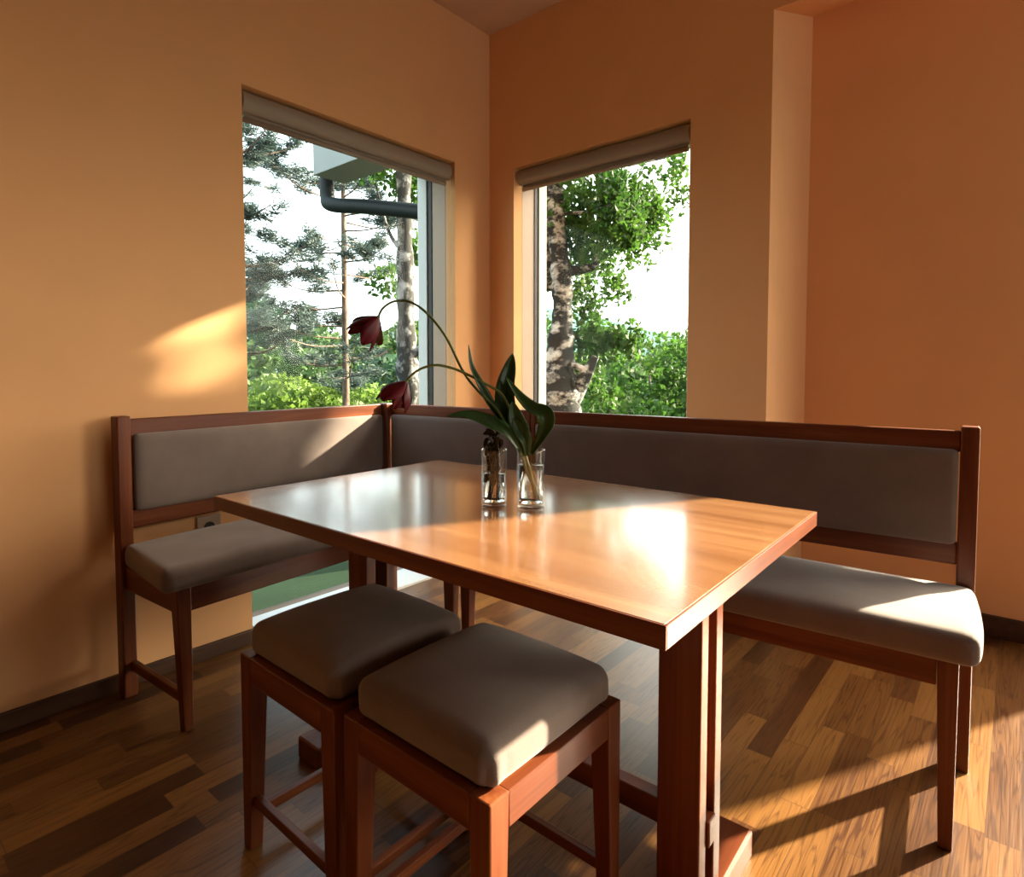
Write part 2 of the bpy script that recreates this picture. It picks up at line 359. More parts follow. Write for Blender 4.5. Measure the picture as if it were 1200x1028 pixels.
def window(name, kind, lo, hi, label):
    """kind 'L': in the left wall (runs along y), 'R': in the right wall (runs along x); frame members are parts"""
    root = empty(name, (-.2, (lo+hi)/2, 0) if kind == 'L' else ((lo+hi)/2, .2, 0), 0, label, 'window', None, 'structure')
    c = root.location
    def put(nm, boxes, m, bev=.003, par=None):
        mb = MB()
        for a0, a1, d0, d1, z0, z1 in boxes:      # a along the wall, d = depth outwards
            if kind == 'L': mb.box(-d1-c.x, -d0-c.x, a0-c.y, a1-c.y, z0, z1)
            else: mb.box(a0-c.x, a1-c.x, d0-c.y, d1-c.y, z0, z1)
        return mb.build(nm, m, root, bev)
    f = .03
    put('inner_frame', [(lo-f, lo, .071, .175, .0, WT+f), (hi, hi+f, .071, .175, 0, WT+f), (lo, hi, .071, .175, WT, WT+f), ], FRAME)
    put('bottom_frame', [(lo, hi, .071, .213, -.02, .008)], FRAMEW)
    g = .004
    put('gasket', [(lo-f, lo+g, .176, .200, 0.015, WT), (hi-g, hi+f, .176, .2, 0.015, WT), (lo+g, hi-g, .176, .2, WT-g, WT)], GASKET, 0)
    put('outer_frame', [(lo-f, lo+.006, .214, .285, 0, WT+f), (hi-.006, hi+f, .214, .285, 0, WT+f), (lo+.006, hi-.006, .214, .285, WT-.02, WT+f), (lo+.006, hi-.006, .214, .285, -.04, -.002)], FRAMEW)
    put('sill', [(lo, hi, -.0, .07, -.02, .012)], FRAMEW)
    put('glass_pane', [(lo-.01, hi+.01, .203, .211, .0, WT+.01)], PANE, 0)
window('window_1', 'L', A1, A2, 'floor-length window looking out to the pine and the roof gutter')
window('window_2', 'R', B1, B2, 'floor-length window looking out to the leafy birch')
# glass door in the recess (just outside the photograph, it lets the sun in)
root = empty('door_1', (DX0, DREC+.07, 0), 0, 'glazed garden door in the recess beyond the bench end', 'door', None, 'structure')
w_ = DX1-DX0
MB().box(0, .05, -.04, .04, 0, DH).box(w_-.05, w_, -.04, .04, 0, DH).box(.05, w_-.05, -.04, .04, DH-.05, DH).box(.05, w_-.05, -.04, .04, 0, .05).build('door_frame', FRAMEW, root, .003)
MB().box(.05, w_-.05, -.004, .004, .05, DH-.05).build('glass_pane', PANE, root)

root = empty('fill_window', (RX+.12, SW[0], SW[2]), 0, 'added fill window in the dark wall far to the right of the table', 'window', None, 'structure')  # unseen window, added and sized to brighten the recess and walls
a_, b_ = SW[1]-SW[0], SW[3]-SW[2]
MB().box(-.04, .04, 0, .05, 0, b_).box(-.04, .04, a_-.05, a_, 0, b_).box(-.04, .04, .05, a_-.05, 0, .05).box(-.04, .04, .05, a_-.05, b_-.05, b_).build('window_frame', FRAMEW, root, .003)
MB().box(-.004, .004, .05, a_-.05, .05, b_-.05).build('glass_pane', PANE, root)

# roller blinds
def blind(kind, lo, hi, label, chains):
    root = empty('roller_blind', (0, 0, 0), 0, label, 'blind', 'roller blinds wound up at the window heads')
    def P(a, d, z): return (-d, a, z) if kind == 'L' else (a, d, z)
    def bx(mb, a0, a1, d0, d1, z0, z1):
        p, q = P(a0, d0, z0), P(a1, d1, z1)
        return mb.box(min(p[0], q[0]), max(p[0], q[0]), min(p[1], q[1]), max(p[1], q[1]), z0, z1)
    mb = MB(); prof = []
    for k in range(13):
        t = math.pi/2 + math.pi*k/12; prof.append((.040+.032*math.cos(t), 2.083+.040*math.sin(t)))
    prof += [(.066, 2.043), (.066, 2.123)]
    n = len(prof); vs = [P(lo+.012, d, z) for d, z in prof] + [P(hi-.012, d, z) for d, z in prof]
    mb.add(vs, [(i, (i+1) % n, n+(i+1) % n, n+i) for i in range(n)], True); mb.add(vs, [tuple(range(n)), tuple(range(2*n-1, n-1, -1))])
    mb.build('cassette', BLINDC, root)
    bx(MB(), lo+.03, hi-.03, .043, .046, 2.030, 2.045).build('rolled_fabric', BLIND, root)
    mb = MB(); mb.tube([P(lo+.028, .0445, 2.021), P(hi-.028, .0445, 2.021)], .011, 12); mb.build('hem_bar', BLINDC, root)
    for a, d, z0, z1 in chains:
        mb = MB(); z = z1
        while z > z0:
            c = P(a, d, z); r = .0022
            mb.add([(c[0]+r, c[1], z), (c[0], c[1]+r, z), (c[0]-r, c[1], z), (c[0], c[1]-r, z), (c[0], c[1], z+r), (c[0], c[1], z-r)],
                   [(0, 1, 4), (1, 2, 4), (2, 3, 4), (3, 0, 4), (1, 0, 5), (2, 1, 5), (3, 2, 5), (0, 3, 5)]); z -= .0062
        mb.tube([P(a, d, z0), P(a, d, z1)], .0007, 5)
        mb.build('bead_chain', CHAIN, root)
    recentre(root, P((lo+hi)/2, .04, 2.0))
blind('L', A1, A2, 'beige roller blind wound up above the pine and gutter view', [(A2-.012, .02, .35, 2.05), (A2-.012, .055, .35, 2.05)])
blind('R', B1, B2, 'beige roller blind wound up above the leafy birch view', [(B2-.010, .02, .35, 2.04), (B2-.010, .055, .35, 2.04)])

# wall outlet behind the short bench
o = empty('wall_outlet', (0, -1.535, .487), 0, 'pale electrical outlet low on the wall behind the short bench arm', 'outlet')
cp = MB().box(0, .010, -.042, .042, -.042, .042).build('cover_plate', FRAME, o, .003)
MB().tube([(.0095, 0, 0), (.0105, 0, 0)], .020, 20).build('socket_hole', GASKET, cp)

# ------------------------------------------------------------------ benches
BO, BR = (-.0154, -.706, 0), R(4.4715)
def bpart(name, m, root, x0, x1, y0, y1, z0, z1, bev=.004): return MB().box(x0, x1, y0, y1, z0, z1).build(name, m, root, bev)
RT0, RT1, RB0, RB1 = .846, .902, .548, .606        # top rail, lower rail heights
AP0, AP1 = .366, .432
XJ, XL = .82, .735                                  # joint of the two units at the back, at the seat
# corner unit: short arm along the left wall and the corner
cb = empty('corner_bench', BO, BR, 'upholstered corner bench unit with red-brown wood frame under the pine view window', 'bench')
t = .03
bpart('top_rail', WY, cb, -t, 0, -1.10, -.03, RT0, RT1); bpart('top_rail', WX, cb, .033, XJ-.02, 0, t, RT0, RT1)
bpart('lower_rail', WY, cb, -t, 0, -1.10, -.03, RB0, RB1); bpart('lower_rail', WX, cb, .033, XJ-.02, 0, t, RB0, RB1)
bpart('corner_post', WZ, cb, -t, .033, -.03, t, 0, .905)
bpart('end_post', WZ, cb, -t-.005, .012, -1.141, -1.10, 0, .913)
bpart('joint_stile', WZ, cb, XJ-.02, XJ-.001, -.004, t, .35, .904)
soft_box(MB(), -.012, .016, -1.092, -.034, RB1-.004, RT0+.008, .013, (.008, 0, 0)).build('back_cushion', FAB, cb)
soft_box(MB(), .040, XJ-.024, -.016, .012, RB1-.004, RT0+.008, .013, (0, .008, 0)).build('back_cushion', FAB, cb)
def seat_sag(p, h):
    # cloth pulled down over the edges, slightly wavy top
    p.z += .003*math.sin(p.x*23+1)*math.sin(p.y*19)*(p.z > 0); return p
def end_sag(p, h):
    if p.y < 0: p.y += .050*(1-(p.x+h.x)/(2*h.x))*(-p.y/h.y)
    return seat_sag(p, h)
soft_box(MB(), -.0, .380, -1.178, -.376, AP1-.004, .500, .022, (.006, .004, .014), 26, end_sag).build('seat_cushion', FAB, cb)
soft_box(MB(), -.0, XL-.003, -.372, -.002, AP1-.004, .500, .022, (.004, .004, .012), 26, seat_sag).build('seat_cushion', FAB, cb)
bpart('apron', WY, cb, .33, .352, -1.10, -.335, AP0-.012, AP1); bpart('apron', WX, cb, .352, .690, -.352, -.33, AP0-.012, AP1)
bpart('apron', WX, cb, .012, .330, -1.128, -1.106, AP0-.012, AP1); bpart('apron', WX, cb, .033, XL-.004, .004, .026, AP0, AP1)
MB().taper((.325, .352, -1.118, -1.090), (.312, .353, -1.131, -1.088), 0, AP1).build('leg', WZ, cb, .003)
MB().taper((.676, .704, -.342, -.314), (.668, .722, -.353, -.310), 0, AP1).build('leg', WZ, cb, .003)
bpart('foot_stretcher', WX, cb, .010, .326, -1.120, -1.100, .085, .115)
# straight unit along the right
sb = empty('straight_bench', BO, BR, 'long upholstered bench with red-brown wood frame, its end catching sunlight by the recess', 'bench')
XE = 2.2066
bpart('top_rail', WX, sb, XJ+.02, XE-.040, 0, t, RT0, RT1); bpart('lower_rail', WX, sb, XJ+.02, XE-.040, 0, t, RB0, RB1)
bpart('end_post', WZ, sb, XE-.040, XE, -.006, .048, 0, .914); bpart('joint_stile', WZ, sb, XJ+.001, XJ+.02, -.004, t, .35, .904)
soft_box(MB(), XJ+.024, XE-.043, -.016, .012, RB1-.004, RT0+.008, .013, (0, .008, 0), 30).build('back_cushion', FAB, sb)
soft_box(MB(), XL+.003, 2.205, -.378, -.002, AP1-.004, .500, .022, (.010, .004, .016), 34, seat_sag).build('seat_cushion', FAB, sb)
bpart('apron', WX, sb, .790, 2.131, -.352, -.33, AP0, AP1); bpart('apron', WX, sb, XL+.006, XE-.04, .004, .026, AP0, AP1)
bpart('apron', WY, sb, 2.145, 2.167, -.312, .004, AP0, AP1)
MB().taper((.756, .783, -.342, -.314), (.748, .798, -.353, -.310), 0, AP1).build('leg', WZ, sb, .003)
MB().taper((2.143, 2.170, -.348, -.322), (2.131, 2.171, -.353, -.312), 0, AP1).build('leg', WZ, sb, .003)
bpart('foot_stretcher', WY, sb, 2.150, 2.168, -.326, -.004, .062, .092)

recentre(cb, (.17, -.55, 0)); recentre(sb, (1.47, -.16, 0))
# ------------------------------------------------------------------ dining table
tb = empty('dining_table', (1.3055, -1.4066, 0), R(.95), 'rectangular reddish wooden dining table with twin-post pedestals and sunlit top', 'table')
hx, hy, TZ = .616, .395, .74
bpart('tabletop', TOP, tb, -hx+.004, hx-.004, -hy+.004, hy-.004, TZ-.033, TZ, .001)
for sy in (-1, 1): bpart('edge_band', WX, tb, -hx, hx, *sorted((sy*hy, sy*(hy-.004))), TZ-.033, TZ-.0003, .0012)
for sx in (-1, 1): bpart('edge_band', WY, tb, *sorted((sx*hx, sx*(hx-.004))), -hy+.004, hy-.004, TZ-.033, TZ-.0003, .0012)
for sgn in (-1, 1):
    cx = sgn*.487; hw = .042
    for yy in ((-.054, -.020), (.018, .052)): bpart('leg', WZ, tb, cx-hw, cx+hw, yy[0], yy[1], .058, TZ-.078, .003)
    bpart('bearer', WY, tb, cx-.035, cx+.035, -.20, .20, TZ-.078, TZ-.034)
    bpart('foot', WY, tb, cx-.047, cx+.054, -.222, .222, .0, .060, .006)
bpart('stretcher', WX, tb, -.535, .535, -.0195, .0175, .165, .215)

# ------------------------------------------------------------------ stools
def stool(label):
    r = empty('stool', (0, 0, 0), 0, label, 'stool', 'upholstered stools in front of the table')
    a, b_ = .179, .184; z0, z1 = .382, .440
    for sx in (-1, 1):
        for sy in (-1, 1):
            def q(wd): return tuple(sorted((sx*a, sx*(a-wd)))) + tuple(sorted((sy*b_, sy*(b_-wd))))
            MB().taper(q(.030), q(.044), 0, z1).build('leg', WZ, r, .003)
    for sy in (-1, 1): bpart('apron', WX, r, -a+.043, a-.043, *sorted((sy*(b_-.001), sy*(b_-.024))), z0, z1-.001, .002)
    for sx in (-1, 1): bpart('apron', WY, r, *sorted((sx*(a-.001), sx*(a-.024))), -b_+.043, b_-.043, z0, z1-.001, .002)
    for sy in (-1, 1): bpart('stretcher', WX, r, -a+.030, a-.030, *sorted((sy*(b_-.008), sy*(b_-.024))), .100, .122, .002)
    for sx in (-1, 1): bpart('stretcher', WY, r, *sorted((sx*(a-.008), sx*(a-.024))), -b_+.030, b_-.030, .060, .082, .002)
    bpart('seat_board', WX, r, -a+.022, a-.022, -b_+.022, b_-.022, z1-.03, z1-.001, .001)
    def folds(p, h):
        # cloth gathered at the corners
        c = min(1, max(0, abs(p.x)/h.x-.72)/.28)*min(1, max(0, abs(p.y)/h.y-.72)/.28)
        ang = math.atan2(abs(p.y)/h.y-.6, abs(p.x)/h.x-.6)
        k = c*.0055*math.sin(ang*13); n_ = Vector((p.x, p.y, 0)).normalized()
        lo = max(0, -p.z/h.z*.5+.6)
        return p + n_*k*lo
    soft_box(MB(), -a+.012, a-.012, -b_+.012, b_-.012, z1-.003, z1+.066, .024, (.003, .003, .026), 40, folds).build('seat_cushion', FAB, r)
    return r
def copy_tree(o, parent=None):
    c = o.copy(); col.objects.link(c)
    if parent is not None: c.parent = parent
    for ch in list(o.children): copy_tree(ch, c)
    return c
s2 = stool('taupe upholstered stool nearest the viewer with a sunlit front corner'); s1 = copy_tree(s2)
s2.location = (1.521, -1.686, 0)
s1.location = (1.142, -1.694, 0); s1['label'] = 'taupe upholstered stool in deep shade beside the sunlit-corner stool'

# ------------------------------------------------------------------ tumblers
GLASS = pane_mat('clear_glass', (.985, .99, .985), 1.5, 1.2); WATER = water_mat()
def tumbler(x, y, r, h, level, label):
    o = empty('glass_tumbler', (x, y, TZ+.0004), 0, label, 'glass', 'water glasses on the table')
    MB().lathe([(0, 0), (r*.90, 0), (r*.95, .003), (r, h*.98), (r-.0007, h), (r-.0016, h), (r-.0022, h*.98), (r*.95-.0025, .016), (r*.85, .011), (0, .010)]).build('glass', GLASS, o)
    MB().lathe([(0, .0135), (r*.86, .0135), (r*.95-.0035, .018), (r-.0036, level), (0, level)]).build('water', WATER, o)
    return o
VL, VR = Vector((1.318, -1.435, TZ)), Vector((1.392, -1.389, TZ))
tumbler(VL.x, VL.y, .0305, .135, .078, 'narrow water glass stuffed with wilted dark foliage')
tumbler(VR.x, VR.y, .0335, .136, .100, 'clear water glass holding the two drooping red tulips')

# ------------------------------------------------------------------ plants on the table
STEM = leaf_mat('tulip_stem_green', (.10, .14, .035), (.16, .21, .06), .1, 20)
STEMW = leaf_mat('pale_stem', (.45, .42, .20), (.58, .54, .30), .2, 20)
LEAF = leaf_mat('tulip_leaf_green', (.022, .055, .016), (.05, .105, .03), .30, 14, .35)
PETAL = leaf_mat('dark_red_petal', (.075, .0018, .007), (.13, .004, .013), .2, 25, .5)
WILT = leaf_mat('wilted_leaf', (.018, .016, .008), (.055, .045, .02), .2, 40)
def ribbon(pts, width, face, fold=.25, twist=0):
    """leaf blade along pts, facing `face`, pointed at both ends"""
    P = smooth_path(pts, 6); mb = MB(); n = len(P); k = 7; V = []
    for i, p in enumerate(P):
        t = i/(n-1); d = (P[min(i+1, n-1)]-P[max(i-1, 0)]).normalized()
        f = Vector(face); f = Matrix.Rotation(twist*t, 3, d) @ f; s = d.cross(f).normalized(); f = s.cross(d)
        wd = width*(.25+.75*min(1, t*2.2))*(1-t**3.2)**.8+.0006
        for j in range(k):
            q = -1+2*j/(k-1); V.append(p + s*wd*q*.5 + f*(abs(q)-.5)*wd*fold)
    F = [(i*k+j, i*k+j+1, (i+1)*k+j+1, (i+1)*k+j) for i in range(n-1) for j in range(k-1)]
    mb.add(V, F, True); return mb
def pp(lst): return [at(u, v, d) for u, v, d in lst]
def bloom(root, base, axis, L_, Rr, spread, seed, petals=6):
    axis = Vector(axis).normalized(); e1 = axis.orthogonal().normalized(); e2 = axis.cross(e1); rnd = random.Random(seed)
    head = MB().tube([base-axis*.004, base+axis*.002, base+axis*.007], [.0035, .006, .004], 10).build('flower_head', STEM, root)
    for k in range(petals):
        ph = 2*math.pi*k/petals + rnd.uniform(-.2, .2); op = spread[k % len(spread)]; ll = L_*rnd.uniform(.88, 1.08)
        nu, nv = 12, 9; V = []
        for i in range(nu):
            t_ = i/(nu-1); r_ = Rr*(.16+.95*math.sin(min(1, t_*1.25)*math.pi/2)*(1-.25*t_)) + op*t_**1.6
            wv = .92*math.sin(math.pi*(.10+.86*t_)**.72)**.6 + .05
            for j in range(nv):
                s_ = -1+2*j/(nv-1); th = ph + s_*wv*(1.0 if op < .02 else .85)
                wob = .003*math.sin(7*s_+k)*t_
                V.append(base + axis*(ll*t_*(1-.10*s_*s_) - op*.25*t_) + (e1*math.cos(th)+e2*math.sin(th))*(r_+wob))
        F = [(i*nv+j, i*nv+j+1, (i+1)*nv+j+1, (i+1)*nv+j) for i in range(nu-1) for j in range(nv-1)]
        MB().add(V, F, True).build('petal', PETAL, head, solid=.0008, sub=1)
fc = -_fw
def tulip(name_label, stem, low, head_base, axis, L_, Rr, spread, seed, leaves):
    r = empty('tulip', (VR.x, VR.y, TZ+.014), 0, name_label, 'flower', 'drooping tulips in the water glass')
    M = Matrix.Translation(-r.location)
    def loc(o): o.data.transform(M); return o
    P = smooth_path(low+stem, 6); n = len(P)
    stem_o = loc(MB().tube(P, [.0028+.0006*(1-i/n) for i in range(n)], 9).build('stem', STEM, r))
    Q = smooth_path(low, 6)
    q = loc(MB().tube(Q, .0037, 9).build('stem_base', STEMW, stem_o)); q['label'] = 'pale cream stem end under water'
    before = set(r.children)
    bloom(r, head_base, axis, L_, Rr, spread, seed)
    for c in r.children:
        if c not in before:
            loc(c)
            for q2 in c.children: loc(q2)
    for pts, wd, face, fold, tw in leaves: loc(ribbon(pts, wd, face, fold, tw).build('leaf', LEAF, r, solid=.0009))
    return r
D = 1.375
low1 = [Vector((VR.x+.012, VR.y+.014, TZ+.016)), Vector((VR.x+.010, VR.y+.010, TZ+.030)), Vector((VR.x-.004, VR.y-.002, TZ+.075)), Vector((VR.x-.014, VR.y-.012, TZ+.120))]
low2 = [Vector((VR.x+.004, VR.y+.012, TZ+.016)), Vector((VR.x+.003, VR.y+.008, TZ+.032)), Vector((VR.x+.0, VR.y-.0, TZ+.075)), Vector((VR.x-.010, VR.y-.006, TZ+.120))]
st1 = pp([(600, 512, D), (582, 480, D), (559, 457, D), (542, 434, D+.01), (523, 396, D+.02), (503, 370, D+.03), (483, 355, D+.04), (463, 353, D+.05), (449, 361, D+.05), (443, 372, D+.05)])
st2 = pp([(605, 500, D), (590, 465, D), (571, 451, D), (548, 439, D-.01), (531, 432, D-.02), (511, 428, D-.03), (494, 432, D-.03), (482, 440, D-.03), (476, 448, D-.03)])
X_, Y_ = _rt, _up
tulip('red tulip whose head droops highest, in front of the pine trunk', st1, low1, st1[-1], -X_*.62-Y_*.62+_fw*.1, .076, .034, (.004, .016, .030, .010, .006, .0), 3, [
    (pp([(608, 528, D), (592, 500, D), (573, 471, D), (562, 451, D-.01), (552, 429, D-.01), (549, 404, D-.01)]), .028, fc+X_*.8, .35, .5),
    (pp([(612, 530, D+.01), (600, 505, D+.01), (593, 480, D+.01), (592, 455, D+.01), (597, 432, D+.02), (601, 414, D+.02)]), .050, fc-X_*.3, .3, .4),
    (pp([(609, 527, D-.01), (594, 506, D-.02), (573, 495, D-.03), (548, 487, D-.04), (523, 488, D-.05)]), .046, fc+Y_*.9, .2, .3)])
tulip('red tulip whose head droops lowest, against the bench top rail', st2, low2, st2[-1], -Y_*.8-X_*.55-_fw*.1, .066, .034, (.002, .006, .020, .008, .0, .012), 8, [
    (pp([(622, 532, D-.01), (634, 512, D-.02), (640, 497, D-.02), (636, 485, D-.02), (622, 478, D-.01), (608, 464, D), (592, 441, D)]), .046, fc+Y_*.5-X_*.5, .3, .9),
    (pp([(616, 534, D-.02), (612, 512, D-.03), (604, 490, D-.03), (600, 470, D-.03)]), .044, fc, .3, .2),
    (pp([(618, 534, D-.02), (616, 516, D-.03), (607, 502, D-.03), (601, 490, D-.03)]), .034, fc+X_*.3, .3, .0)])
# wilted bunch in the narrow glass
wb_ = empty('wilted_bouquet', (VL.x, VL.y, TZ+.016), 0, 'bunch of wilted dark leaves stuffed in the narrow glass', 'plant')
rnd = random.Random(5)
for k in range(6):
    a = rnd.uniform(0, 6.28); p0 = Vector((.012*math.cos(a), .012*math.sin(a), .0)); p1 = Vector((.016*math.cos(a+2), .016*math.sin(a+2), .14+rnd.uniform(-.02, .025)))
    MB().tube(smooth_path([p0, (p0+p1)/2+Vector((rnd.uniform(-.006, .006), rnd.uniform(-.006, .006), 0)), p1], 5), .0016, 6).build('stem', WILT, wb_)
for k in range(46):
    a = rnd.uniform(0, 6.28); z = rnd.uniform(.028, .15); rr = rnd.uniform(.002, .016)
    p = Vector((rr*math.cos(a), rr*math.sin(a), z)); b = rnd.uniform(0, 6.28)
    out = .018 if z < .115 else .026
    q = Vector((out*math.cos(b), out*math.sin(b), z+rnd.uniform(-.02, .034))); mid = (p+q)/2+Vector((0, 0, .006))
    ribbon([p, mid, q], rnd.uniform(.012, .021), Vector((math.cos(b+1.2), math.sin(b+1.2), .5)), .3, rnd.uniform(-1, 1)).build('leaf', WILT, wb_, solid=.0007)

# ------------------------------------------------------------------ the house outside: eave and gutter pipe
EAVE = plain('eave_boards', (.26, .275, .27), .8, .2, .04, 4); PIPE = plain('dark_gutter_metal', (.008, .012, .013), .55, .25, .1, 5)
ev = MB().box(-3.2, 6.2, .90, 1.27, 3.0, 3.42).box(-3.2, 6.2, 1.27, 1.30, 3.02, 3.46)
ev = ev.build('roof_eave', EAVE, None, .006); tag(ev, 'pale boxed roof eave outside the pine view window', 'eave')
g0, g1 = at(383, 219, 6.25), at(384, 232, 6.25); g2 = at(390, 240, 6.2); g3 = at(440, 243, 6.0); g4 = at(530, 252, 5.6)
gp = MB().tube(smooth_path([g0+Vector((0, 0, .1)), g0, g1, g2, g3, g4, at(560, 254.5, 5.42), Vector((-.36, .42, 2.70))], 5), .074, 14)
gp = gp.build('gutter_pipe', PIPE); tag(gp, 'dark drain pipe bending under the pale roof eave', 'pipe')

# ------------------------------------------------------------------ landscape
GRASS = plain('grass_ground', (.009, .022, .009), .95, .1, .35, .8)  # darkened so the grass colour carries the shade near the house
HILLM = plain('wooded_hill', (.09, .15, .14), 1, 0, .25, .05)  # muted blue-green puts the distance haze into the colour
def heightfield(x0, x1, y0, y1, nx, ny, fn):
    xs = np.linspace(x0, x1, nx); ys = np.linspace(y0, y1, ny); X, Y = np.meshgrid(xs, ys); Z = fn(X, Y)
    V = np.stack([X.ravel(), Y.ravel(), Z.ravel()], 1); i, j = np.meshgrid(np.arange(nx-1), np.arange(ny-1)); a = (j*nx+i).ravel()
    return V, np.stack([a, a+1, a+nx+1, a+nx], 1)
def gz(x, y):
    d = np.maximum(0, np.maximum(-x, y)-.5)
    return -.22 - .10*d - .0022*d*d*(d < 40) - (d >= 40)*.0022*1600 + .25*np.sin(x*.35)*np.cos(y*.3)*np.minimum(1, d/4)
V, F = heightfield(-80, 60, .9, 110, 90, 90, gz); g = fast_mesh('ground', V, F, GRASS); tag(g, 'green sloping garden ground outside the windows', 'ground', None, 'structure')
V, F = heightfield(-80, -.35, -50, .9, 60, 50, gz); g = fast_mesh('ground', V, F, GRASS); tag(g, 'green sloping garden ground beyond the pine window', 'ground', None, 'structure')
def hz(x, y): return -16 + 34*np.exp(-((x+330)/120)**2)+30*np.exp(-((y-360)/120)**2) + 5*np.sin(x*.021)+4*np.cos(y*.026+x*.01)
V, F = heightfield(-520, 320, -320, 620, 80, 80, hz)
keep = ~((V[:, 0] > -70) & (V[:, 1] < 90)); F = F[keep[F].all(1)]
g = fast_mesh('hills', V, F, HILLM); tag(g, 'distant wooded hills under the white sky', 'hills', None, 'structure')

BIRCH = bark('birch_bark', (.42, .42, .39), (.02, .02, .018), 5, .49, .63, 3.2); BIRCHD = bark('old_birch_bark', (.34, .34, .33), (.03, .03, .028), 4, .49, .68, 5)
PINEB = bark('pine_bark', (.22, .15, .11), (.07, .05, .04), 2, .4, .65, 9)
LF_B = leaf_mat('birch_leaf', (.022, .065, .010), (.07, .15, .022), .5, 1.5); LF_Y = leaf_mat('bright_shrub_leaf', (.075, .14, .022), (.15, .23, .04), .5, 1.0)
LF_D = leaf_mat('dark_tree_leaf', (.022, .058, .032), (.045, .095, .05), .4, .7); LF_M = leaf_mat('mid_tree_leaf', (.04, .09, .03), (.08, .14, .045), .45, .7)
NEED = leaf_mat('pine_needle', (.035, .058, .052), (.065, .095, .085), .35, 1.0)  # greyed blue tone puts the window glare haze into the needle colour
rs = np.random.RandomState(11)
def rand_dirs(n):
    d = rs.normal(size=(n, 3)); return d/np.linalg.norm(d, axis=1, keepdims=True)
def leaves(C, size, droop=.0, elong=1.6):
    """one quad leaf per centre"""
    n = len(C); a = rand_dirs(n); a[:, 2] -= droop; a /= np.linalg.norm(a, axis=1, keepdims=True)
    b = np.cross(a, rand_dirs(n)); b /= np.linalg.norm(b, axis=1, keepdims=True)
    s = size*rs.uniform(.6, 1.3, (n, 1)); a = a*s*elong*.5; b = b*s*.5
    V = np.stack([C-a, C+b*.9, C+a, C-b*.9], 1).reshape(-1, 3); return V, np.arange(4*n).reshape(n, 4)
def blob(c, r, n, shell=.55):
    d = rand_dirs(n); q = rs.uniform(shell, 1, (n, 1))**.6; return np.array(c)+d*q*np.array(r)
def broadleaf(base, h, w, n, size, mat, label, group, trunk_mat=PINEB, lobes=9, low=.15, cat='tree', name='deciduous_tree'):
    b = Vector(base); r = empty(name, b, 0, label, cat, group)
    C = []
    for k in range(lobes):
        a = rs.uniform(0, 6.28); t_ = rs.uniform(low, .92); ww = w*.5*math.sin(math.pi*min(.95, max(.12, (t_-low*.6)/(1.05-low*.6))))**.7
        C.append(blob((ww*.75*math.cos(a), ww*.75*math.sin(a), h*t_), (w*.27, w*.27, h*.17), n//lobes))
    V, F = leaves(np.concatenate(C), size); fast_mesh('foliage', V, F, mat, r)
    MB().tube([(0, 0, -.4), (.02*h, 0, h*.4), (0, .01*h, h*.85)], [.022*h+.01, .016*h, .004*h], 8).build('trunk', trunk_mat, r)
    return r
def gpos(u, d): 
    p = at(u, 437, d); return (p.x, p.y, float(gz(np.array(p.x), np.array(p.y))))
def height_to(u, v, d, base): return at(u, v, d).z - base[2]
# beyond the pine window: forest, shrubs
for u, v, d, ww, mat, n, s, lb, gr in (
    (258, 345, 27, 4.2, LF_D, 5200, .22, 'dark leafy tree behind the wall edge of the pine window', 'dark trees beyond the pine window'),
    (318, 362, 23, 4.0, LF_D, 5200, .20, 'dark conical tree rising left of the pine trunk', 'dark trees beyond the pine window'),
    (300, 405, 15, 3.4, LF_M, 4600, .15, 'mid green bushy tree low at the left side of the pine window', 'mid green trees beyond the pine window'),
    (345, 392, 18, 3.6, LF_M, 4600, .16, 'mid green rounded tree just left of the pine trunk', 'mid green trees beyond the pine window'),
    (385, 400, 22, 2.6, LF_D, 3800, .17, 'dark small tree right behind the pine trunk', 'dark trees beyond the pine window'),
    (440, 395, 20, 3.0, LF_M, 4600, .17, 'mid green tree between pine trunk and birch trunk', 'mid green trees beyond the pine window'),
    (500, 385, 17, 3.4, LF_D, 4200, .16, 'dark tree behind the birch trunk of the pine window', 'dark trees beyond the pine window')):
    b = gpos(u, d); broadleaf(b, height_to(u, v, d, b), ww, n, s, mat, lb, gr)
for u, v, d, ww, lb in ((292, 456, 9.0, 1.7, 'bright yellow-green shrub lowest at the left in the pine window'), (338, 446, 10.5, 2.0, 'bright yellow-green shrub left of the pine trunk'),
                        (388, 462, 9.5, 1.5, 'bright yellow-green shrub at the foot of the pine'), (436, 456, 11, 1.9, 'bright yellow-green shrub between pine and birch'), (492, 462, 9.5, 1.6, 'bright yellow-green shrub at the foot of the birch')):
    b = gpos(u, d); broadleaf(b, height_to(u, v, d, b), ww, 3600, .075, LF_Y, lb, 'bright shrubs below the pine window view', lobes=8, low=.1, cat='shrub', name='shrub')
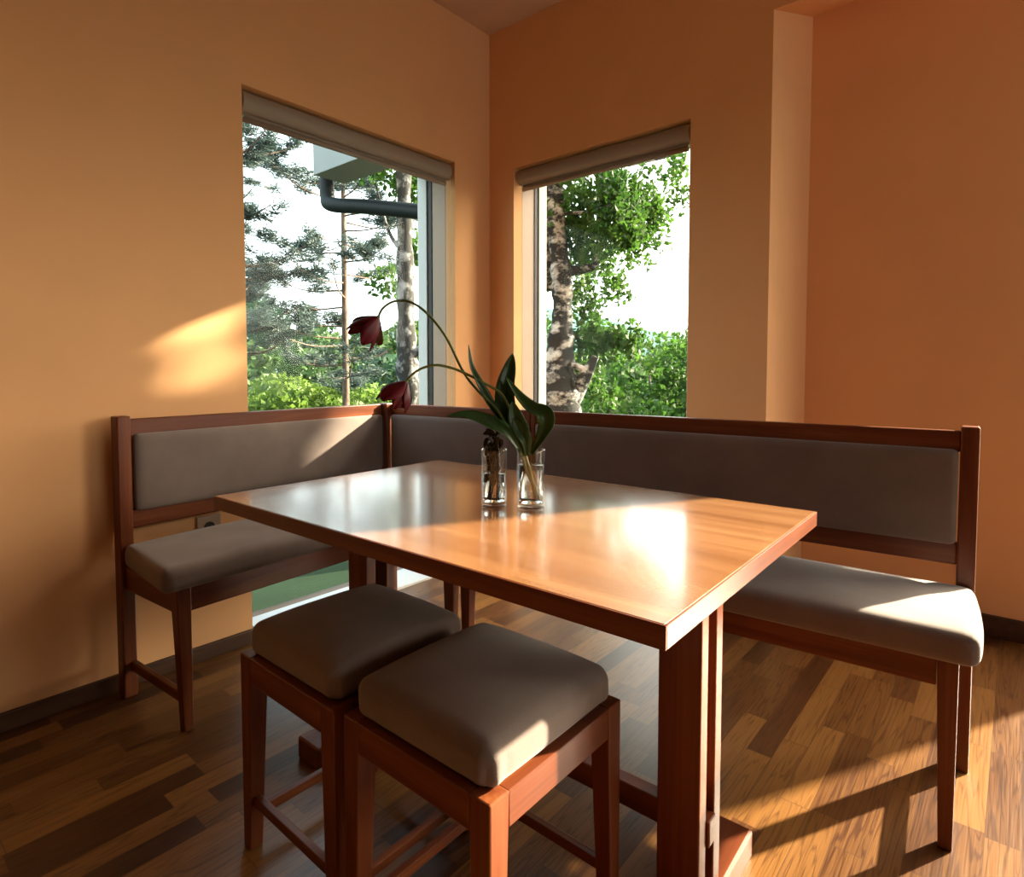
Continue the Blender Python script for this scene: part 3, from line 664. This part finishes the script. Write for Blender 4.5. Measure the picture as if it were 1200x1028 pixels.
# pines
def pine(base, top, r0, branches, label, lean=(0, 0)):
    b = Vector(base); r = empty('pine_tree', b, 0, label, 'tree', 'pine trees outside the window')
    hgt = top-b.z; path = [Vector((0, 0, -.5)), Vector((lean[0]*.3, lean[1]*.3, hgt*.35)), Vector((lean[0]*.7, lean[1]*.7, hgt*.7)), Vector((lean[0], lean[1], hgt))]
    P = smooth_path(path, 8); MB().tube(P, [r0*(1-.75*i/(len(P)-1)) for i in range(len(P))], 10).build('trunk', PINEB, r)
    bm = MB(); C = []
    for z, az, ln, rise, dens in branches:
        f = (z-b.z)/hgt; p0 = path[0].lerp(path[-1], max(0, min(1, f))); p0 = Vector((lean[0]*f, lean[1]*f, z-b.z))
        d = Vector((math.cos(az), math.sin(az), 0)); tip = p0+d*ln+Vector((0, 0, rise)); mid = p0+d*ln*.5+Vector((0, 0, rise*.25-.04*ln))
        Q = smooth_path([p0, mid, tip], 5); bm.tube(Q, [r0*.22*(1-.8*i/(len(Q)-1)) for i in range(len(Q))], 6)
        for k in range(dens):
            t_ = rs.uniform(.3, 1.05); i = min(len(Q)-1, int(t_*(len(Q)-1))); side = rs.uniform(-1, 1)*ln*.30*(1.25-t_*.6)
            s0 = Q[i]; s1 = s0+Vector((-d.y, d.x, 0))*side+d*abs(side)*.5+Vector((0, 0, rs.uniform(-.03, .14)))
            bm.tube([s0, s1], [.006, .003], 4); C.append(np.array(s1)); 
            if abs(side) > .14: C.append(np.array(s0.lerp(s1, .6)))
    bm.build('branch', PINEB, r)
    # needle tufts
    VV = []
    for c in C:
        n = 46; d = rand_dirs(n); d[:, 2] = np.abs(d[:, 2])*.9-.25; ln = rs.uniform(.09, .17, (n, 1))
        s = np.cross(d, rand_dirs(n)); s /= np.linalg.norm(s, axis=1, keepdims=True)+1e-9; s *= .0075
        o_ = c+rs.normal(size=(n, 3))*.035; VV.append(np.stack([o_-s, o_+s, o_+d*ln+s*.4, o_+d*ln-s*.4], 1).reshape(-1, 3))
    V = np.concatenate(VV); fast_mesh('needles', V, np.arange(len(V)).reshape(-1, 4), NEED, r)
    return r
def rbr(z0, z1, n, l0, l1, dens, seed, sector=None):
    q = random.Random(seed); out = []
    for k in range(n):
        z = z0+(z1-z0)*(k+q.random()*.6)/n; f = (z-z0)/(z1-z0); ln = (l0+(l1-l0)*f)*q.uniform(.7, 1.2)
        az = q.uniform(0, 6.28) if sector is None else q.uniform(*sector); out.append((z, az, ln, ln*q.uniform(.05, .45), dens))
    return out
b = gpos(405, 9.5)
pine(b, at(405, 60, 9.5).z, .068, rbr(at(405, 455, 9.5).z, at(405, 80, 9.5).z, 34, 1.75, .9, 9, 4), 'slim pine tree with bare thin trunk in the middle of the window')
b = gpos(268, 8.0)
pine(b, at(268, -40, 8).z, .10, rbr(at(268, 420, 8).z, at(268, -30, 8).z, 34, 1.1, .8, 10, 9), 'pine tree at the outer edge of the window, only its branch tips showing')
b = gpos(280, 15)
pine(b, at(280, 40, 15).z, .12, rbr(at(280, 400, 15).z, at(280, 60, 15).z, 30, 1.9, .8, 9, 21), 'pine tree farther back with sparse crown against the white sky')
# birches
def birch(path, radii, limbs, C, size, label, mat, lm=LF_B, group='birch trees outside the windows'):
    b = Vector(path[0]); r = empty('birch_tree', b, 0, label, 'tree', group); P = smooth_path([Vector(p)-b for p in path], 6)
    n = len(P); rad = np.interp(np.linspace(0, 1, n), np.linspace(0, 1, len(radii)), radii)
    rad = [float(q*(1+.10*math.sin(i*1.9)+.06*math.sin(i*.7))) for i, q in enumerate(rad)]
    MB().tube(P, rad, 16).build('trunk', mat, r)
    for pts, ra in limbs:
        Q = smooth_path([Vector(p)-b for p in pts], 5); MB().tube(Q, [float(t_) for t_ in np.interp(np.linspace(0, 1, len(Q)), [0, 1], ra)], 8).build('branch', mat, r)
    if len(C):
        V, F = leaves(np.concatenate(C)-np.array(b), size, .6); fast_mesh('foliage', V, F, lm, r)
    return r
d = 6.2
C = [blob(at(u, v, d+q), (rr, rr, rr*.8), n, .1) for u, v, q, rr, n in ((470, 180, .3, .5, 700), (492, 225, .6, .35, 420), (440, 190, .6, .35, 350), (490, 290, .7, .28, 260), (455, 330, 1.0, .3, 260), (480, 390, 1, .3, 260), (500, 430, .6, .25, 240))]
birch([at(482, 560, d), at(480, 470, d), at(477, 420, d), at(475, 340, d), at(474, 260, d), at(472, 160, d), at(470, 40, d)], (.15, .13, .105, .085, .078, .07, .06),
      [((at(480, 420, d), at(500, 400, d-.1), at(520, 360, d-.2)), (.05, .02)), ((at(475, 300, d), at(455, 270, d), at(440, 215, d+.2)), (.025, .01))], C, .055,
      'pale birch trunk beside the right jamb of the pine window', BIRCHD)
d = 5.0
def clumps(c, r, ry, n):
    # hanging twigs: leaf centres strung along short drooping lines
    out = []; c = np.array(c)
    for k in range(max(3, n//26)):
        p = c+rand_dirs(1)[0]*np.array((r, r, r*ry))*rs.uniform(.1, 1)**.5; h = rs.uniform(.10, .30); m = 26
        t = rs.uniform(0, 1, (m, 1)); sway = rs.normal(size=3)*.05
        out.append(p+np.concatenate([sway[0]*t, sway[1]*t, -h*t], 1)+rs.normal(size=(m, 3))*.022)
    return out
def spray(lst, dd, n0=2.0): return [p for u, v, q, rr, ry, n in lst for p in clumps(at(u, v, dd+q), rr, ry, int(n*n0))]
C = spray([(690, 225, 0, .36, .8, 900), (728, 212, .2, .34, .7, 850), (752, 240, .3, .24, .9, 560), (720, 255, -.2, .30, 1.0, 700), (670, 270, .3, .26, 1.1, 500), (748, 272, .1, .14, 1.0, 160),
           (690, 300, .4, .22, .8, 300), (650, 230, .5, .3, .8, 420), (685, 345, .2, .16, 1.0, 260), (700, 385, .2, .22, .7, 420), (680, 400, .5, .26, .9, 420), (720, 330, .5, .12, 1.4, 130), (640, 400, .8, .3, 1.2, 380), (735, 385, .1, .15, .7, 200), (640, 300, .8, .3, 1.2, 300), (790, 190, .4, .22, .5, 150), (800, 215, .5, .16, .6, 70), (690, 440, .8, .3, .7, 420)], d)
birch([at(655, 640, d), at(656, 500, d), at(655, 455, d), at(656, 415, d), at(659, 370, d), at(658, 320, d), at(652, 270, d), at(648, 210, d), at(645, 120, d), at(640, 20, d)],
      (.20, .19, .165, .12, .085, .085, .075, .085, .08, .07),
      [((at(668, 470, d), at(686, 440, d-.05), at(698, 418, d-.1)), (.09, .028)), ((at(690, 436, d-.05), at(668, 428, d-.1), at(672, 455, d-.12)), (.03, .02)),
       ((at(662, 318, d), at(685, 315, d+.05), at(700, 305, d+.1), at(703, 250, d+.15)), (.045, .022)), ((at(650, 250, d), at(690, 248, d-.1), at(730, 235, d-.1)), (.018, .006)),
       ((at(655, 190, d), at(720, 195, d+.1), at(800, 180, d+.4)), (.03, .01)), ((at(646, 340, d+.1), at(640, 280, d+.1), at(636, 150, d+.1)), (.07, .05))], C, .036,
      'thick patchy birch with forked base filling the left half of its window', BIRCH)
# shrubs and trees low in the birch window
for u, v, d, ww, mat, n, s, lb in ((760, 400, 9.5, 2.0, LF_B, 4200, .07, 'leafy green shrub lower middle of the birch window'), (805, 385, 8.5, 1.9, LF_B, 4200, .07, 'leafy green shrub at the right jamb of the birch window'),
                               (715, 425, 8.0, 1.6, LF_B, 3600, .065, 'leafy green shrub right beside the birch fork'), (640, 420, 11, 2.2, LF_B, 3600, .08, 'leafy green shrub behind the birch trunk')):
    b = gpos(u, d); broadleaf(b, height_to(u, v, d, b), ww, n, s, mat, lb, 'leafy shrubs in the birch window view', lobes=10, low=.12, cat='shrub', name='shrub')
for u, v, d, ww, lb in ((770, 408, 34, 5, 'distant round tree in the gap right of the birch'), (700, 395, 26, 4.2, 'distant round tree behind the birch branches'), (830, 402, 25, 4.2, 'distant round tree behind the right window jamb')):
    b = gpos(u, d); broadleaf(b, height_to(u, v, d, b), ww, 4200, .26, LF_M, lb, 'distant trees in the birch window view')
# added unseen birch, crown shaped to dapple sun on the right window
C = []
while len(C) < 5600:
    x_, y_, z_ = rs.uniform(1.95, 3.75), rs.uniform(3.75, 4.25), rs.uniform(1.5, 4.25)
    q = x_+(4-y_)*.53; zz = z_+(4-y_)*.48-.75*(q-2.9 if q > 2.75 else 0)                       # gaps in the crown let two shafts of sun through
    if ((q-2.92)/.085)**2+((zz-3.88)/.075)**2 < 1 or ((q-2.915)/.085)**2+((zz-3.69)/.085)**2 < 1 or ((q-2.60)/.17)**2+((zz-3.12)/.16)**2 < 1: continue
    if ((x_-2.85)/1.0)**2+((z_-2.9)/1.45)**2 > 1: continue
    C.append((x_, y_, z_))
C = [np.array(C)]
birch([(3.4, 4.6, -.7), (3.35, 4.55, 1.0), (3.3, 4.5, 2.2), (3.2, 4.4, 3.2)], (.12, .10, .07, .03), [((3.3, 4.5, 2.0), (2.8, 4.1, 2.5), (2.3, 4.0, 2.7))and ([(3.3, 4.5, 2.0), (2.8, 4.1, 2.5), (2.3, 4.0, 2.7)], (.04, .012))], C, .10,
      'birch added out of view with a crown shaped to dapple the sun', BIRCH)
tag(MB().box(1.9, 2.92, 1.10, 1.32, -.6, 1.28).box(1.87, 2.935, 1.07, 1.35, 1.28, 1.32).build('sun_block_wall', EAVE, None, .006), 'low wall added out of view to block sun under the bench', 'garden wall')  # unseen wall, added to keep the sun from passing under the bench
